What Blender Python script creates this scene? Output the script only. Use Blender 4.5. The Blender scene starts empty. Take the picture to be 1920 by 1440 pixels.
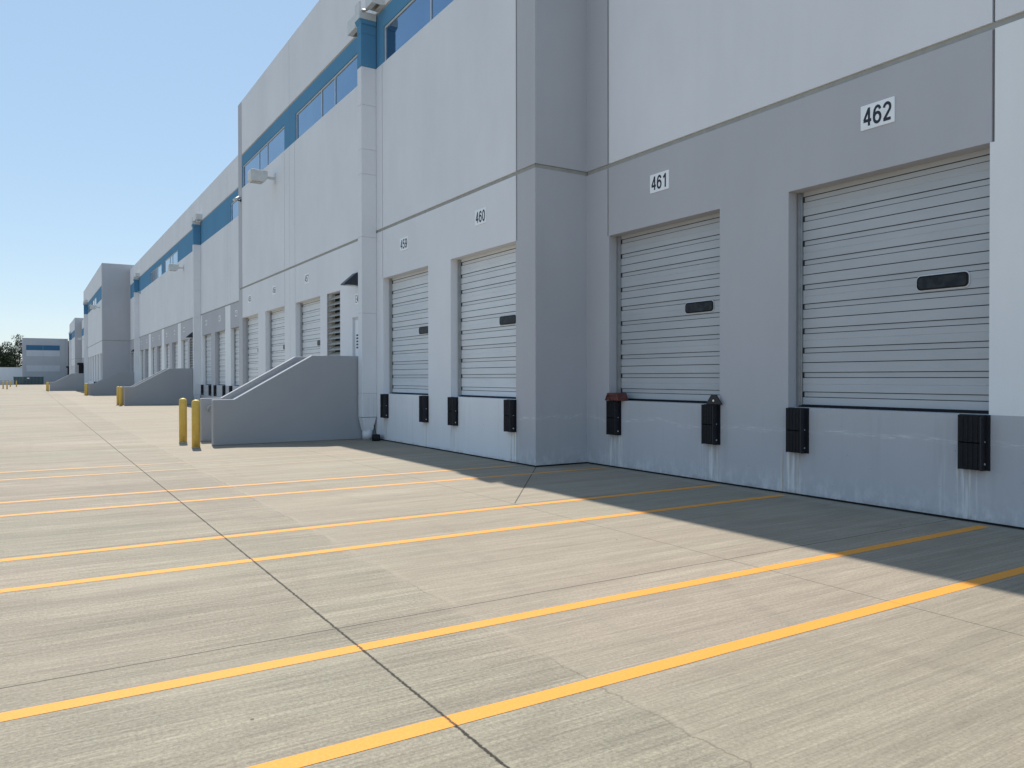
import bpy, bmesh, math, random
from mathutils import Vector, Matrix
random.seed(7)
scn = bpy.context.scene
COL = scn.collection
rad = math.radians

# ------------------------------------------------------------------ camera
f_px, yaw, pitch, roll = 1456.29, 0.556858, -0.0087262, -0.0014342
EYE = Vector((0, 0, 1.70))
fwd = Vector((math.sin(yaw)*math.cos(pitch), math.cos(yaw)*math.cos(pitch), math.sin(pitch)))
right = Vector((math.cos(yaw), -math.sin(yaw), 0))
up = right.cross(fwd)
r_ = math.cos(roll)*right + math.sin(roll)*up
u_ = -math.sin(roll)*right + math.cos(roll)*up
cd = bpy.data.cameras.new('camera'); cam = bpy.data.objects.new('camera', cd); COL.objects.link(cam)
cam.matrix_world = Matrix(((r_.x, u_.x, -fwd.x, EYE.x), (r_.y, u_.y, -fwd.y, EYE.y), (r_.z, u_.z, -fwd.z, EYE.z), (0, 0, 0, 1)))
cd.sensor_width = 36; cd.sensor_fit = 'HORIZONTAL'; cd.lens = f_px/1920*36
cd.clip_start = 0.05; cd.clip_end = 6000
scn.camera = cam

# ------------------------------------------------------------------ light
SUN_AZ, SUN_EL = 8.2, 51.4          # azimuth from +Y towards +X
w = bpy.data.worlds.new('World'); scn.world = w; w.use_nodes = True
nt = w.node_tree; bg = nt.nodes['Background']
sky = nt.nodes.new('ShaderNodeTexSky'); sky.sky_type = 'NISHITA'; sky.sun_disc = False
sky.sun_elevation = rad(SUN_EL); sky.sun_rotation = rad(SUN_AZ)
sky.altitude = 50; sky.air_density = 1.0; sky.dust_density = 0.1; sky.ozone_density = 2.5
gm = nt.nodes.new('ShaderNodeGamma'); gm.inputs[1].default_value = .50
hs = nt.nodes.new('ShaderNodeHueSaturation'); hs.inputs['Saturation'].default_value = 1.42
nt.links.new(sky.outputs[0], gm.inputs[0]); nt.links.new(gm.outputs[0], hs.inputs['Color'])
hz = nt.nodes.new('ShaderNodeMix'); hz.data_type = 'RGBA'; hz.inputs[0].default_value = .35   # thin even summer haze over the blue
nt.links.new(hs.outputs[0], hz.inputs[6]); hz.inputs[7].default_value = (1.50, 2.05, 2.65, 1)
nt.links.new(hz.outputs[2], bg.inputs[0]); bg.inputs[1].default_value = 0.15
sd = bpy.data.lights.new('sun', 'SUN'); sun = bpy.data.objects.new('sun', sd); COL.objects.link(sun)
sd.energy = 2.65; sd.angle = rad(0.53); sd.color = (1.0, 0.93, 0.83)
S = Vector((math.sin(rad(SUN_AZ))*math.cos(rad(SUN_EL)), math.cos(rad(SUN_AZ))*math.cos(rad(SUN_EL)), math.sin(rad(SUN_EL))))
sun.rotation_euler = (-S).to_track_quat('-Z', 'Y').to_euler(); sun.location = (0, 0, 60)
scn.view_settings.view_transform = 'Standard'; scn.view_settings.look = 'None'
scn.view_settings.exposure = 1.15; scn.view_settings.gamma = 1
scn.view_settings.use_curve_mapping = False

# ------------------------------------------------------------------ node helpers
class N:
    def __init__(s, name):
        s.m = bpy.data.materials.new(name); s.m.use_nodes = True
        s.t = s.m.node_tree; s.b = s.t.nodes['Principled BSDF']
        s.geo = None
    def new(s, t): return s.t.nodes.new(t)
    def put(s, v, sock):
        if hasattr(v, 'links') or isinstance(v, bpy.types.NodeSocket): s.t.links.new(v, sock)
        else: sock.default_value = v
    def xyz(s):
        if s.geo is None:
            g = s.new('ShaderNodeNewGeometry'); x = s.new('ShaderNodeSeparateXYZ')
            s.t.links.new(g.outputs['Position'], x.inputs[0]); s.geo = (g.outputs['Position'], x.outputs[0], x.outputs[1], x.outputs[2])
        return s.geo
    def math(s, op, a, b=None, c=None):
        n = s.new('ShaderNodeMath'); n.operation = op; s.put(a, n.inputs[0])
        if b is not None: s.put(b, n.inputs[1])
        if c is not None: s.put(c, n.inputs[2])
        return n.outputs[0]
    def noise(s, scale, mul=(1, 1, 1), detail=3, rough=.5, off=(0, 0, 0)):
        mp = s.new('ShaderNodeMapping'); s.t.links.new(s.xyz()[0], mp.inputs[0])
        mp.inputs['Scale'].default_value = mul; mp.inputs['Location'].default_value = off
        n = s.new('ShaderNodeTexNoise'); s.t.links.new(mp.outputs[0], n.inputs['Vector'])
        n.inputs['Scale'].default_value = scale; n.inputs['Detail'].default_value = detail; n.inputs['Roughness'].default_value = rough
        return n.outputs[0]
    def ramp(s, v, a, b, lo=0., hi=1., smooth=False):
        n = s.new('ShaderNodeMapRange'); n.clamp = True
        if smooth: n.interpolation_type = 'SMOOTHSTEP'
        s.put(v, n.inputs[0])
        for i, q in enumerate((a, b, lo, hi)): n.inputs[i+1].default_value = q
        return n.outputs[0]
    def mix(s, fac, a, b, mode='MIX'):
        n = s.new('ShaderNodeMix'); n.data_type = 'RGBA'; n.blend_type = mode; n.clamp_factor = True
        s.put(fac, n.inputs[0])
        for v, k in ((a, 6), (b, 7)):
            if isinstance(v, tuple): n.inputs[k].default_value = (*v[:3], 1)
            else: s.put(v, n.inputs[k])
        return n.outputs[2]
    def bump(s, h, strength, dist):
        n = s.new('ShaderNodeBump'); s.put(h, n.inputs['Height']); n.inputs['Strength'].default_value = strength; n.inputs['Distance'].default_value = dist
        s.t.links.new(n.outputs[0], s.b.inputs['Normal'])
    def out(s, col, rough=.8, metal=0, spec=.5):
        s.put(col if not isinstance(col, tuple) else (*col, 1), s.b.inputs['Base Color'])
        s.put(rough, s.b.inputs['Roughness']); s.b.inputs['Metallic'].default_value = metal
        s.b.inputs['Specular IOR Level'].default_value = spec
        return s.m

def plain(name, col, rough=.6, metal=0, var=.08, scale=8, bump=0, spec=.5):
    n = N(name); v = n.ramp(n.noise(scale), .3, .7)
    c = n.mix(v, tuple(x*(1-var) for x in col), tuple(min(1, x*(1+var)) for x in col))
    if bump: n.bump(n.noise(scale*14), bump, .01)
    return n.out(c, rough, metal, spec)

MOD, J0 = 8.09, 12.2
def wall_paint(name, col, stains=True):
    n = N(name); P, X, Y, Z = n.xyz()
    big = n.ramp(n.noise(.55, (1, 1, .7), 4, .6), .3, .7)
    c = n.mix(big, tuple(x*.955 for x in col), tuple(x*1.03 for x in col))
    st = n.ramp(n.noise(3.0, (1, 1, .10), 4, .6, (3, 5, 0)), .45, .75)
    c = n.mix(n.math('MULTIPLY', st, .10), c, tuple(x*.78 for x in col))
    fine = n.ramp(n.noise(34, (1, 1, 1), 3, .7), .25, .75)
    c = n.mix(n.math('MULTIPLY', fine, .10), c, tuple(x*.82 for x in col))
    if stains:
        # washed-out streaks and rust runs under the bumpers, damp speckle along the foot of the wall
        pp = n.math('PINGPONG', n.math('SUBTRACT', Y, J0), MOD/2)
        d1 = n.math('ABSOLUTE', n.math('SUBTRACT', pp, .86)); d2 = n.math('ABSOLUTE', n.math('SUBTRACT', pp, 3.28))
        d = n.math('MINIMUM', d1, d2)
        low = n.ramp(Z, .78, .55)
        near = n.ramp(d, .34, .10, smooth=True)
        v1 = n.ramp(n.noise(16, (1, 1, .06), 3, .6), .50, .62)
        c = n.mix(n.math('MULTIPLY', n.math('MULTIPLY', near, low), n.math('MULTIPLY', v1, .55)), c, (.80, .81, .80))
        v2 = n.ramp(n.noise(22, (1, 1, .03), 2, .5, (9, 2, 0)), .56, .66)
        near2 = n.ramp(d, .22, .16)
        c = n.mix(n.math('MULTIPLY', n.math('MULTIPLY', near2, low), n.math('MULTIPLY', v2, .62)), c, (.40, .31, .20))
        foot = n.math('MULTIPLY', n.ramp(Z, .40, .0), n.ramp(n.noise(7, (1, 1, .5), 5, .75, (1, 7, 2)), .46, .62))
        c = n.mix(n.math('MULTIPLY', foot, .45), c, (.80, .82, .84))
        # scuffs left by trailers across the dock face
        band = n.math('MULTIPLY', n.ramp(n.math('ABSOLUTE', n.math('SUBTRACT', n.math('ADD', Z, n.math('MULTIPLY', n.noise(1.2, (1, 1, .2), 2), .25)), 1.05)), .05, .0),
                      n.ramp(n.noise(9, (1, .5, 6), 4, .7), .48, .62))
        c = n.mix(n.math('MULTIPLY', band, .50), c, (.80, .82, .84))
        dr = n.math('MULTIPLY', n.ramp(n.noise(5, (1, 1, .05), 4, .7, (6, 1, 0)), .56, .68), n.math('MULTIPLY', n.ramp(Z, 1.3, 1.1), n.ramp(Z, -.2, .7)))
        c = n.mix(n.math('MULTIPLY', dr, .18), c, tuple(x*.60 for x in col))
        grime = n.math('MULTIPLY', n.ramp(Z, .10, .0), n.ramp(n.noise(4, (1, 1, 1), 4, .7), .4, .6)); c = n.mix(n.math('MULTIPLY', grime, .5), c, (.12, .11, .10))
        spk = n.ramp(n.noise(38, (1, 1, 1), 1, .5, (4, 4, 4)), .80, .82)
        c = n.mix(n.math('MULTIPLY', n.math('MULTIPLY', spk, n.ramp(Z, 1.3, 1.1)), .7), c, (.06, .05, .05))
    n.bump(n.math('ADD', n.noise(170, (1, 1, 1), 2), n.math('MULTIPLY', n.noise(9, (1, 1, 1), 3), .6)), .22, .006)
    return n.out(c, .88, 0, .25)

M = {}
M['light'] = wall_paint('paint_light_grey', (.785, .79, .81))
M['mid'] = wall_paint('paint_mid_grey', (.505, .505, .528))
M['pale'] = wall_paint('paint_pale_band', (.62, .63, .66), False)
M['wingblue'] = wall_paint('paint_deep_blue', (.06, .165, .29), False)
M['white'] = wall_paint('paint_white', (.86, .87, .875))
M['blue'] = wall_paint('paint_blue', (.10, .27, .44), False)
M['groove'] = plain('joint_sealant', (.36, .36, .335), .9)
M['seam'] = plain('panel_seam', (.20, .20, .20), .9)
M['gap'] = plain('dark_gap', (.02, .02, .022), .95)
M['rampwall'] = wall_paint('paint_stair_grey', (.39, .40, .42), False)
M['roof'] = plain('roofing', (.45, .45, .44), .9)
M['doorpaint'] = None
M['slotshade'] = plain('joint_and_slot_shade', (.15, .165, .185), .8)  # dark section joints, with the shade inside the rib slots painted in
M['rubber'] = plain('black_rubber', (.006, .007, .010), .6, var=.4, scale=25, bump=.35, spec=.3)
M['steel'] = plain('galvanised_steel', (.45, .46, .47), .35, .8)
M['bolt'] = plain('bolt_steel', (.75, .75, .75), .3, .6)
M['dark_steel'] = plain('dark_steel', (.018, .02, .026), .45, .3)
M['bronze'] = plain('bronze_fixture', (.035, .042, .055), .45, .2)
M['fixture'] = plain('fixture_white', (.62, .63, .62), .5)
M['lens'] = plain('fixture_lens', (.30, .33, .28), .2)
M['frame'] = plain('window_frame', (.62, .64, .66), .4)
M['sign'] = plain('sign_white', (.90, .92, .93), .4, var=.03)
M['ink'] = plain('sign_ink', (.012, .014, .03), .5)
M['slat'] = plain('louver_slat', (.50, .48, .43), .5)
M['voiddark'] = plain('louver_void', (.02, .022, .028), .9)
M['yellowpaint'] = None
M['chockred'] = plain('chock_red', (.13, .035, .03), .7, var=.35, scale=18)
M['trunk'] = plain('bark', (.07, .055, .04), .95)
M['greenmetal'] = plain('green_metal', (.035, .075, .085), .6)
M['concrete'] = plain('plain_concrete', (.42, .42, .40), .9, bump=.2)

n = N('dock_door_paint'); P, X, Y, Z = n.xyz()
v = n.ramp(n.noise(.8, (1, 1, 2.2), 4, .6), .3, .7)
duller = n.math('LESS_THAN', Y, 12.0)                       # the doors of the near bay get a darker, greyer colour
c = n.mix(v, n.mix(duller, (.64, .66, .68), (.42, .44, .46)), n.mix(duller, (.71, .73, .75), (.48, .50, .52)))
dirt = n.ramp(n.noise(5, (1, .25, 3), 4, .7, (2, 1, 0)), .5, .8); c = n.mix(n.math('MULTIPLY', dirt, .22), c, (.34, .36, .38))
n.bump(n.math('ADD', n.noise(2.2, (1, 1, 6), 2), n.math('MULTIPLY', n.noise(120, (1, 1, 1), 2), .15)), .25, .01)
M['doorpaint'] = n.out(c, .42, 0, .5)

n = N('bollard_yellow'); v = n.ramp(n.noise(9, (1, 1, .5), 4, .7), .35, .7)
c = n.mix(v, (.64, .41, .07), (.74, .52, .12)); sc = n.ramp(n.noise(24, (1, 1, .4), 3), .66, .72)
c = n.mix(n.math('MULTIPLY', sc, .6), c, (.30, .26, .18)); M['yellowpaint'] = n.out(c, .55)

n = N('window_glass'); v = n.ramp(n.noise(.5, (1, 1, 1), 2), .3, .7)
c = n.mix(v, (.15, .26, .39), (.18, .30, .43)); M['glass'] = n.out(c, .045, .85)
n = N('door_glass'); c = n.mix(n.ramp(n.noise(9), .4, .7), (.015, .02, .026), (.04, .048, .052)); M['dglass'] = n.out(c, .4, 0, .18)

# ---- yard concrete
n = N('yard_concrete'); P, X, Y, Z = n.xyz()
fine = n.ramp(n.noise(48, (1, 1, 1), 4, .8), .3, .7)
broom = n.ramp(n.noise(1.0, (1.4, 62, 1), 3, .6), .3, .7)
big = n.ramp(n.noise(.16, (.7, 1.2, 1), 4, .6, (3, 8, 0)), .34, .66)
hue = n.ramp(n.noise(.35, (.6, 1.0, 1), 4, .65, (21, 5, 0)), .36, .64)
c = n.mix(hue, (.372, .372, .325), (.415, .385, .345))
def amp(v, a): return n.math('MULTIPLY_ADD', v, 2*a, 1-a)      # 0..1 noise -> brightness factor
fac = amp(n.ramp(n.noise(1.0, (.20, 2.4, 1), 6, .72), .33, .67), .15)
for v, a in ((n.ramp(n.noise(1.0, (.35, 8, 1), 5, .72, (7, 0, 0)), .32, .68), .13), (n.ramp(n.noise(1.0, (.7, 24, 1), 4, .7, (1, 9, 0)), .32, .68), .14),
             (broom, .20), (fine, .34), (n.ramp(n.noise(9, (1, 1, 1), 4, .7), .3, .7), .05), (big, .10)):
    fac = n.math('MULTIPLY', fac, amp(v, a))
# long pale trowel scratches across the yard
sc = n.ramp(n.noise(1.0, (.16, 30, 1), 2, .6, (0, 31, 0)), .66, .76)
fac = n.math('ADD', fac, n.math('MULTIPLY', sc, .16))
cmb = n.new('ShaderNodeCombineXYZ')
for k_ in range(3): n.put(fac, cmb.inputs[k_])
c = n.mix(1.0, c, cmb.outputs[0], 'MULTIPLY')
dk = n.ramp(n.noise(.5, (.35, 1.3, 1), 5, .7, (2, 14, 0)), .56, .72)
c = n.mix(n.math('MULTIPLY', dk, .30), c, (.20, .205, .175))
# pour to the right of the seam is a little lighter, the strip by the main joint a little darker
wob = n.math('ADD', n.math('MULTIPLY', n.math('SUBTRACT', n.noise(1.1, (.2, 1, 1), 4, .7), .5), .55), X)
side = n.ramp(wob, 2.60, 2.68)
c = n.mix(n.math('MULTIPLY', side, .22), c, (.56, .51, .455))
gut = n.math('MULTIPLY', n.math('LESS_THAN', Y, 12.15), n.ramp(X, 9.02, 9.06)); c = n.mix(n.math('MULTIPLY', gut, .35), c, (.52, .52, .49))
fade = n.ramp(Y, 30, 9)
seamn = n.math('ADD', X, n.math('MULTIPLY', n.math('SUBTRACT', n.noise(3.2, (.1, 1, 1), 5, .75, (0, 3, 0)), .5), .18))
ds = n.math('ABSOLUTE', n.math('SUBTRACT', seamn, 2.66))
brk = n.ramp(n.noise(.9, (.1, 1, 1), 2, .5, (5, 5, 5)), .42, .55)
c = n.mix(n.math('MULTIPLY', n.math('MULTIPLY', n.ramp(ds, .010, .003), brk), .45), c, (.13, .12, .10))
ds2 = n.math('ABSOLUTE', n.math('SUBTRACT', seamn, 2.70)); c = n.mix(n.math('MULTIPLY', n.math('MULTIPLY', n.ramp(ds2, .035, .010), n.ramp(n.noise(2.3, (.1, 1, 1), 3, .6, (0, 44, 0)), .45, .6)), .22), c, (.60, .57, .51))
patch = n.ramp(n.noise(.45, (.5, 1.6, 1), 3, .5, (12, 4, 0)), .62, .70)
c = n.mix(n.math('MULTIPLY', patch, .30), c, (.60, .57, .51))
# tyre marks: faint darker sweeps running along the yard
ty = n.ramp(n.noise(1.6, (1.6, .05, 1), 3, .55, (3, 3, 3)), .58, .70)
c = n.mix(n.math('MULTIPLY', ty, .10), c, (.24, .23, .21))
for (cx_, cy_, rr_, w_, st_) in ((6.9, 3.2, 2.45, .11, .16), (-6.0, 9.0, 8.3, .13, .14), (-6.0, 9.0, 10.0, .13, .12), (9.5, 14.5, 6.4, .12, .13)):
    q = n.math('SQRT', n.math('ADD', n.math('POWER', n.math('SUBTRACT', X, cx_), 2), n.math('POWER', n.math('SUBTRACT', Y, cy_), 2)))
    q = n.ramp(n.math('ABSOLUTE', n.math('SUBTRACT', q, rr_)), w_, w_*.35)
    q = n.math('MULTIPLY', q, n.ramp(n.noise(1.4, (1, 1, 1), 4, .7, (rr_, 0, 0)), .42, .62))
    c = n.mix(n.math('MULTIPLY', q, st_), c, (.17, .165, .15))
def jnt(coord, pos, w0, soft=.004, period=None, off=0):
    if period:
        q = n.math('SUBTRACT', coord, off); q = n.math('PINGPONG', q, period/2); d = q
    else: d = n.math('ABSOLUTE', n.math('SUBTRACT', coord, pos))
    return n.ramp(d, w0+soft, w0)
wj = n.math('MULTIPLY', n.math('SUBTRACT', n.noise(26, (1, 1, 1), 5, .85), .5), .044)
main = jnt(n.math('ADD', X, wj), 1.76, .0055, .006)
c = n.mix(n.math('MULTIPLY', main, .97), c, (.028, .026, .022))
lite = n.ramp(n.math('ABSOLUTE', n.math('SUBTRACT', X, 1.79)), .02, .005)
c = n.mix(n.math('MULTIPLY', lite, .12), c, (.55, .52, .47))
wj2 = n.math('MULTIPLY', n.math('SUBTRACT', n.noise(1.3, (1, 1, 1), 3, .7), .5), .030)
for q, wd, st in ((jnt(n.math('ADD', X, wj2), 5.52, .003, .004), 0, .75),
              (jnt(n.math('ADD', Y, wj2), 0, .0042, .004, 3.70, 5.08), 0, .92),
              (jnt(X, -2.35, .003, .005), 0, .7), (jnt(X, -6.5, .003, .005), 0, .7)):
    c = n.mix(n.math('MULTIPLY', q, st), c, (.055, .05, .045))
# diagonal control joint running out from the building corner
ax, ay, bx, by = 5.55, 8.85, 8.14, 12.22
L = math.hypot(bx-ax, by-ay); ux, uy = (bx-ax)/L, (by-ay)/L
dx = n.math('SUBTRACT', X, ax); dy = n.math('SUBTRACT', Y, ay)
t = n.math('ADD', n.math('MULTIPLY', dx, ux), n.math('MULTIPLY', dy, uy))
pd = n.math('ABSOLUTE', n.math('SUBTRACT', n.math('MULTIPLY', dx, uy), n.math('MULTIPLY', dy, ux)))
dg = n.math('MULTIPLY', n.ramp(pd, .011, .006), n.math('MULTIPLY', n.math('GREATER_THAN', t, 0), n.math('LESS_THAN', t, L)))
c = n.mix(n.math('MULTIPLY', dg, .85), c, (.05, .045, .04))
spk = n.ramp(n.noise(11, (1, 1, 1), 1, .5, (2, 2, 2)), .795, .81)
c = n.mix(n.math('MULTIPLY', spk, .7), c, (.06, .055, .05))
n.bump(n.math('ADD', n.math('MULTIPLY', broom, .6), n.math('ADD', fine, n.math('MULTIPLY', main, -3.0))), .28, .004)
c = n.mix(1.0, c, (.66, .608, .535), 'MULTIPLY')
M['yard'] = n.out(c, .82, 0, .35)

n = N('line_paint'); P, X, Y, Z = n.xyz()
wear = n.ramp(n.noise(1.0, (2.5, 60, 1), 4, .7), .55, .80); f2 = n.ramp(n.noise(60, (1, 1, 1), 3, .7), .35, .75)
c = n.mix(f2, (.72, .290, .038), (.82, .345, .058)); c = n.mix(n.math('MULTIPLY', wear, .45), c, (.42, .36, .26))
# the farther stripes are older and more worn
duller = n.ramp(Y, 9.5, 14.0)
c = n.mix(n.math('MULTIPLY', duller, .45), c, (.36, .335, .23))
ghost = n.math('MULTIPLY', n.ramp(Y, 14, 15), n.ramp(X, .8, 2.6)); c = n.mix(n.math('MULTIPLY', ghost, .80), c, (.275, .255, .215))
wj = n.math('MULTIPLY', n.math('SUBTRACT', n.noise(26, (1, 1, 1), 5, .85), .5), .044)
mj = n.ramp(n.math('ABSOLUTE', n.math('SUBTRACT', n.math('ADD', X, wj), 1.76)), .0115, .0055)
c = n.mix(n.math('MULTIPLY', mj, .93), c, (.03, .028, .024))
mj = n.ramp(n.math('ABSOLUTE', n.math('SUBTRACT', X, 5.52)), .007, .003); c = n.mix(n.math('MULTIPLY', mj, .5), c, (.10, .08, .05))
n.bump(f2, .3, .003)
M['line'] = n.out(c, .7, 0, .3)

n = N('leaves'); oi = n.new('ShaderNodeObjectInfo'); v = n.ramp(n.noise(.9, (1, 1, 1), 3), .35, .65)
c = n.mix(v, (.035, .055, .032), (.075, .095, .05)); M['leaf'] = n.out(c, .7, 0, .3)

# ------------------------------------------------------------------ mesh helpers
def tag(o, label=None, cat=None, group=None, kind=None):
    if label: o['label'] = label
    if cat: o['category'] = cat
    if group: o['group'] = group
    if kind: o['kind'] = kind
    return o
def empty(name, loc, label, cat, group=None):
    o = bpy.data.objects.new(name, None); COL.objects.link(o); o.location = loc; o.empty_display_size = .3
    return tag(o, label, cat, group)
def link(name, me, parent=None, loc=None):
    o = bpy.data.objects.new(name, me); COL.objects.link(o)
    if parent: o.parent = parent
    if loc is not None: o.location = loc
    return o
class MB:
    """collects shapes, then builds one mesh"""
    def __init__(s): s.bm = bmesh.new(); s.mats = []
    def mi(s, m):
        if m not in s.mats: s.mats.append(m)
        return s.mats.index(m)
    def box(s, x0, x1, y0, y1, z0, z1, m=None):
        k = s.mi(m) if m else 0
        vs = [s.bm.verts.new(p) for p in ((x0,y0,z0),(x1,y0,z0),(x1,y1,z0),(x0,y1,z0),(x0,y0,z1),(x1,y0,z1),(x1,y1,z1),(x0,y1,z1))]
        for q in ((0,3,2,1),(4,5,6,7),(0,1,5,4),(1,2,6,5),(2,3,7,6),(3,0,4,7)):
            s.bm.faces.new([vs[i] for i in q]).material_index = k
        return s
    def prism(s, pts, ax, a, b, m=None):
        """polygon pts (2-D) extruded along axis ax from a to b. ax 'y': pts=(x,z); 'x': pts=(y,z); 'z': pts=(x,y)"""
        k = s.mi(m) if m else 0
        def P(p, t): return {'y': (p[0], t, p[1]), 'x': (t, p[0], p[1]), 'z': (p[0], p[1], t)}[ax]
        A = [s.bm.verts.new(P(p, a)) for p in pts]; B = [s.bm.verts.new(P(p, b)) for p in pts]
        fs = [s.bm.faces.new(A), s.bm.faces.new(B[::-1])]
        for i in range(len(pts)):
            j = (i+1) % len(pts); fs.append(s.bm.faces.new((A[i], B[i], B[j], A[j])))
        for q in fs: q.material_index = k
        return s
    def cyl(s, p, r, h, seg=20, ax='z', r2=None, m=None, dome=0):
        k = s.mi(m) if m else 0; r2 = r if r2 is None else r2
        rings = [(0, r), (h, r2)]
        if dome:
            for i in range(1, 5):
                a = i/4*math.pi/2*.98; rings.append((h+dome*math.sin(a), r2*math.cos(a)))
        R = []
        for (t, q) in rings:
            ring = []
            for i in range(seg):
                a = 2*math.pi*i/seg; u, v = q*math.cos(a), q*math.sin(a)
                o = {'z': (u, v, t), 'x': (t, u, v), 'y': (u, t, v)}[ax]
                ring.append(s.bm.verts.new((p[0]+o[0], p[1]+o[1], p[2]+o[2])))
            R.append(ring)
        for a, b in zip(R, R[1:]):
            for i in range(seg):
                j = (i+1) % seg; q = s.bm.faces.new((a[i], a[j], b[j], b[i])); q.material_index = k; q.smooth = True
        s.bm.faces.new(R[0][::-1]).material_index = k; s.bm.faces.new(R[-1]).material_index = k
        return s
    def tube(s, pts, r, seg=8, m=None):
        k = s.mi(m) if m else 0; R = []
        for i, p in enumerate(pts):
            p = Vector(p); a = Vector(pts[max(0, i-1)]); b = Vector(pts[min(len(pts)-1, i+1)]); d = (b-a).normalized()
            e = d.cross(Vector((0.13, 1, 0.21))).normalized(); g = d.cross(e)
            rr = r[i] if isinstance(r, (list, tuple)) else r
            R.append([s.bm.verts.new(p+rr*(math.cos(2*math.pi*j/seg)*e+math.sin(2*math.pi*j/seg)*g)) for j in range(seg)])
        for a, b in zip(R, R[1:]):
            for i in range(seg):
                j = (i+1) % seg; q = s.bm.faces.new((a[i], a[j], b[j], b[i])); q.material_index = k; q.smooth = True
        s.bm.faces.new(R[0][::-1]); s.bm.faces.new(R[-1])
        return s
    def mesh(s, name, mat=None):
        bmesh.ops.recalc_face_normals(s.bm, faces=s.bm.faces[:])
        me = bpy.data.meshes.new(name); s.bm.to_mesh(me); s.bm.free()
        if s.mats and not mat:
            for m in s.mats: me.materials.append(M[m])
        elif mat: me.materials.append(M[mat])
        return me
    def build(s, name, mat=None, parent=None, loc=None, bevel=0, seg=1):
        o = link(name, s.mesh(name, mat), parent, loc)
        if bevel:
            b = o.modifiers.new('bevel', 'BEVEL'); b.width = bevel; b.segments = seg; b.limit_method = 'ANGLE'; b.angle_limit = rad(35)
        return o

def facade_mesh(name, X, ys, zs, cell, holes_depth=.30, top_back=.30):
    """relief wall facing -X: cell(y,z) -> (depth or None, material)"""
    def uniq(v):
        v = sorted(v); o = [v[0]]
        for q in v[1:]:
            if q-o[-1] > 1e-4: o.append(q)
        return o
    ys, zs = uniq(ys), uniq(zs)
    ny, nz = len(ys)-1, len(zs)-1
    C = [[cell((ys[i]+ys[i+1])/2, (zs[j]+zs[j+1])/2) for j in range(nz)] for i in range(ny)]
    bm = bmesh.new(); V = {}; mats = []
    def vt(d, y, z):
        k = (round(d, 4), round(y, 4), round(z, 4))
        if k not in V: V[k] = bm.verts.new((X+d, y, z))
        return V[k]
    def face(vs, m):
        if m not in mats: mats.append(m)
        try: q = bm.faces.new(vs); q.material_index = mats.index(m)
        except ValueError: pass
    HD = holes_depth
    for i in range(ny):
        for j in range(nz):
            d, m = C[i][j]
            y0, y1, z0, z1 = ys[i], ys[i+1], zs[j], zs[j+1]
            if d is not None: face([vt(d, y0, z0), vt(d, y0, z1), vt(d, y1, z1), vt(d, y1, z0)], m)
            dd = HD if d is None else d
            if i+1 < ny:
                e, m2 = C[i+1][j]; ee = HD if e is None else e
                if abs(ee-dd) > 1e-5:
                    mm = m if dd < ee else m2
                    if d is None and e is not None and ee > .01: mm = m2
                    q = [vt(dd, y1, z0), vt(dd, y1, z1), vt(ee, y1, z1), vt(ee, y1, z0)]
                    face(q if dd < ee else q, mm)
            if j+1 < nz:
                e, m2 = C[i][j+1]; ee = HD if e is None else e
                if abs(ee-dd) > 1e-5:
                    mm = m if dd < ee else m2
                    face([vt(dd, y0, z1), vt(ee, y0, z1), vt(ee, y1, z1), vt(dd, y1, z1)], mm)
        d, m = C[i][nz-1]; d = d or 0
        face([vt(d, ys[i], zs[-1]), vt(top_back, ys[i], zs[-1]), vt(top_back, ys[i+1], zs[-1]), vt(d, ys[i+1], zs[-1])], m)
    bmesh.ops.recalc_face_normals(bm, faces=bm.faces[:])
    # make sure front faces look towards -X
    ref = max((q for q in bm.faces if abs(q.normal.x) > .9), key=lambda q: q.calc_area())
    if ref.normal.x > 0: bmesh.ops.reverse_faces(bm, faces=bm.faces[:])
    me = bpy.data.meshes.new(name); bm.to_mesh(me); bm.free()
    for m in mats: me.materials.append(M[m])
    return me

# ------------------------------------------------------------------ ground
X2, X1, X3 = 9.33, 8.12, 6.70
bm = bmesh.new()
gx = [-1500, -60, 0, 12, 60, 1500]; gy = [-600, -20, 0, 30, 120, 2600]
vv = [[bm.verts.new((x, y, 0)) for y in gy] for x in gx]
for i in range(5):
    for j in range(5): bm.faces.new((vv[i][j], vv[i+1][j], vv[i+1][j+1], vv[i][j+1]))
me = bpy.data.meshes.new('ground'); bm.to_mesh(me); bm.free(); me.materials.append(M['yard'])
tag(link('ground', me), kind='structure')

LINES = [3.41, 4.64, 7.40, 8.64, 11.42, 12.64, 15.45, 16.68, 19.5]
def ground_line(y, x0, x1, w=.124):
    mb = MB(); bm = mb.bm; n_ = 40; A = []
    for i in range(n_+1):
        x = x0+(x1-x0)*i/n_; a = .0015*math.sin(i*1.7+y); b = .0015*math.sin(i*2.3+y*3)
        A.append((bm.verts.new((x, y-w/2+a, .002)), bm.verts.new((x, y+w/2+b, .002))))
    for p, q in zip(A, A[1:]): bm.faces.new((p[0], q[0], q[1], p[1]))
    return tag(mb.build('road_marking', 'line'), kind='structure')
for y in LINES:
    xe = 9.20 if y < 12 else 7.95
    if y > 19: continue
    ground_line(y, -9.0, xe)

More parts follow.
